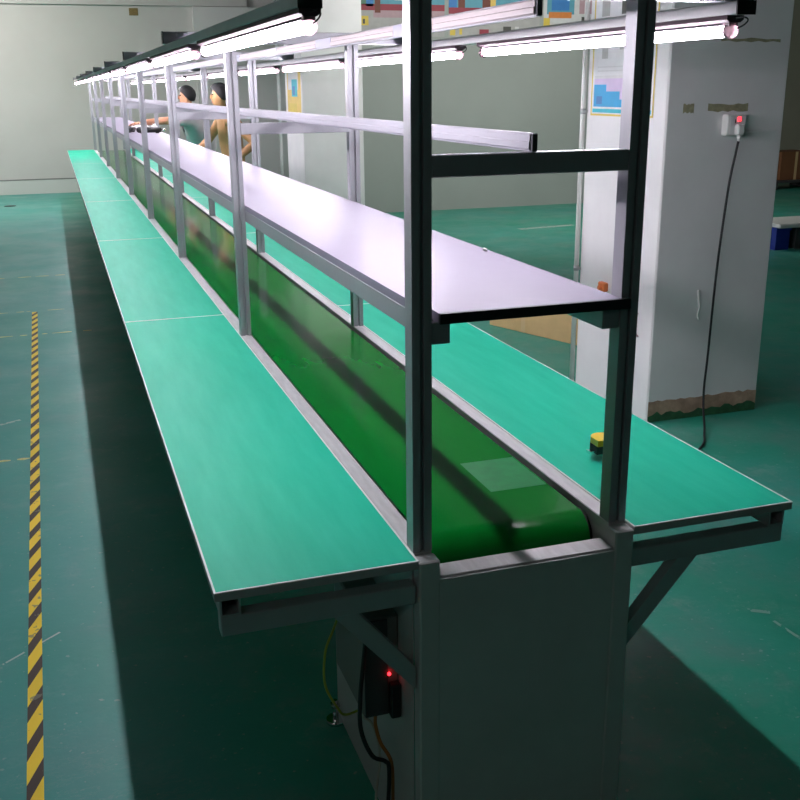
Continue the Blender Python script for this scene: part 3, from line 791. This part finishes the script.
    for sd in ('l', 'r'):
        a = V['an_' + sd]
        v2, f2 = skin_chain([a - fwd * .04 + Vector((0, 0, -.035)), a + fwd * .06 + Vector((0, 0, -.045)), a + fwd * .18 + Vector((0, 0, -.055))], [(0, 1), (1, 2)], [(.050, .046), (.050, .042), (.045, .030)], 2)
        mn = min(v[2] for v in v2); v2 = [(x, y, z - mn + .001) for x, y, z in v2]
        MB().add(v2, f2, 0, True).xf(Matrix.Translation(-base)).build('shoe', M['shoe'], t)
    if shirt:
        sv = [V['pelvis'] + Vector((0, 0, .03)), V['waist'], V['chest'], V['upper'], V['upper'].lerp(V['neck'], .55)]
        sr = [.165, .160, .176, .135, .078]; se = [(0, 1), (1, 2), (2, 3), (3, 4)]
        for sd in ('l', 'r'):
            i0 = len(sv); sv += [V['sh_' + sd], V['sh_' + sd].lerp(V['el_' + sd], .75)]; sr += [.088, .082]; se += [(3, i0), (i0, i0 + 1)]
        v2, f2 = skin_chain(sv, se, sr, 2, 2); MB().add(v2, f2, 0, True).xf(Matrix.Translation(-base)).build('shirt', M['shirt'], t)
    return t
person('dark-haired person in a grey-blue shirt reaching across the white shelf toward the black tools',
       dict(pelvis=(.86, 10.72, .95), waist=(.83, 10.62, 1.08), chest=(.76, 10.42, 1.24), upper=(.68, 10.22, 1.39), neck=(.63, 10.12, 1.50), head=(.595, 10.05, 1.63),
            sh_l=(.60, 10.02, 1.40), el_l=(.38, 9.80, 1.385), wr_l=(.06, 9.86, 1.36), sh_r=(.74, 10.42, 1.40), el_r=(.50, 10.56, 1.35), wr_r=(.27, 10.44, 1.36),
            hip_l=(.87, 10.62, .90), kn_l=(.85, 10.60, .50), an_l=(.93, 10.64, .09), hip_r=(.87, 10.82, .90), kn_r=(.85, 10.86, .50), an_r=(.93, 10.88, .09)),
       'skin1', True, 10)
person('bare-chested person with short dark hair standing at the right worktop, facing the shelf',
       dict(pelvis=(.85, 8.66, .95), waist=(.845, 8.63, 1.08), chest=(.82, 8.58, 1.26), upper=(.78, 8.48, 1.42), neck=(.735, 8.38, 1.515), head=(.69, 8.30, 1.645),
            sh_l=(.79, 8.28, 1.43), el_l=(.98, 8.16, 1.20), wr_l=(.78, 8.10, 1.06), sh_r=(.76, 8.68, 1.42), el_r=(.64, 8.90, 1.20), wr_r=(.46, 8.86, 1.04),
            hip_l=(.86, 8.56, .90), kn_l=(.84, 8.54, .50), an_l=(.92, 8.54, .09), hip_r=(.86, 8.76, .90), kn_r=(.84, 8.78, .50), an_r=(.92, 8.80, .09)),
       'skin2', False, 4)
# tools on the shelf by the reaching hands
def driver(loc, rz, label):
    t = thing('hand_tool', label, 'tool', loc, 'black tools on the white shelf'); t.rotation_euler = (0, 0, rz)
    MB().cyl((-.11, 0, .036), (.10, 0, .032), .030, 14, 0, .024).ball((-.11, 0, .036), .030).build('motor_body', M['black'], t)
    MB().cyl((.10, 0, .032), (.15, 0, .032), .012, 10).build('bit_holder', M['chrome'], t)
    MB().box(-.10, -.04, -.022, .022, .0005, .012, 0, .004).box(.05, .08, -.018, .018, .0005, .016, 0, .003).build('grip', M['black_rub'], t)
    return t
driver((-.09, 9.15, 1.2925), 1.2, 'black handheld tool lying on the white shelf farther from the camera')
driver((.07, 8.75, 1.2925), .15, 'black handheld tool lying on the white shelf nearer the camera')
for i, (x, y, lab) in enumerate(((.06, 9.55, 'small white part on the shelf left of the others, under the reaching arm'), (.10, 9.50, 'small white part between two others on the shelf under the reaching arm'), (.165, 9.40, 'largest small white part on the shelf under the reaching arm'))):
    s_ = .02 + .006 * i
    mb = MB().box(-s_, s_, -s_, s_, 0, s_ * 1.6, 0, .004).cyl((0, 0, s_ * 1.6), (0, 0, s_ * 2.2), s_ * .5, 12)
    tag(mb.build('plastic_part', M['white'], None, (x, y, 1.2925)), lab, 'plastic part', 'white plastic parts on the shelf')
# scraps on the shelf edge
for (x, y, m, lab) in ((.188, .70, M['p_grey'], 'tiny white scrap on the right edge of the shelf'),):
    tag(MB().box(-.004, .004, -.008, .008, 0, .007, 0, .002).build('scrap', m, None, (x, y, 1.2925)), lab, 'scrap')

# ------------------------------------------------------------------ light
def area(name, loc, sx, sy, power, col=(1, 1, 1), rot=(0, 0, 0)):
    l = bpy.data.lights.new(name, 'AREA'); l.shape = 'RECTANGLE'; l.size = sx; l.size_y = sy; l.energy = power; l.color = col
    o = bpy.data.objects.new(name, l); COL.objects.link(o); o.location = loc; o.rotation_euler = rot
    return o
area('hall_or_fill_light', (-2.5, 14.2, 3.45), 4.0, .3, 60, (1, .97, .92), (math.radians(38), 0, 0))
area('hall_or_fill_light', (-4.5, -3.5, 3.45), 4.0, .3, 6, (1, .97, .93), (math.radians(20), 0, 0))  # weak fill added to lift the unlit front faces, not a hall lamp
area('hall_or_fill_light', (5.0, 8.5, 3.45), 4.0, .3, 48, (1, .98, .95), (math.radians(58), 0, 0))
w = bpy.data.worlds.new('World'); S.world = w; w.use_nodes = True
w.node_tree.nodes['Background'].inputs[0].default_value = (.5, .55, .6, 1)
w.node_tree.nodes['Background'].inputs[1].default_value = .05

# ------------------------------------------------------------------ camera
cd = bpy.data.cameras.new('Camera'); cam = bpy.data.objects.new('Camera', cd); COL.objects.link(cam)
cd.sensor_width = 36; cd.sensor_fit = 'HORIZONTAL'; cd.lens = 1008.82 / 800 * 36; cd.clip_start = .02; cd.clip_end = 100
fw = Vector((.3000346, .90682769, -.29604522)); r_ = Vector((.94841899, -.31687886, -.00944453)); u_ = Vector((.10237503, .27794123, .95512723))
mw = Matrix(((r_.x, u_.x, -fw.x, -.8487438), (r_.y, u_.y, -fw.y, -1.71761523), (r_.z, u_.z, -fw.z, 1.70104871), (0, 0, 0, 1)))
cam.matrix_world = mw
S.camera = cam
S.view_settings.view_transform = 'Standard'; S.view_settings.look = 'None'; S.view_settings.gamma = 1
S.view_settings.use_curve_mapping = False
S.view_settings.exposure = 1.22
S.cycles.max_bounces = 8; S.cycles.diffuse_bounces = 4
S.cycles.use_denoising = True
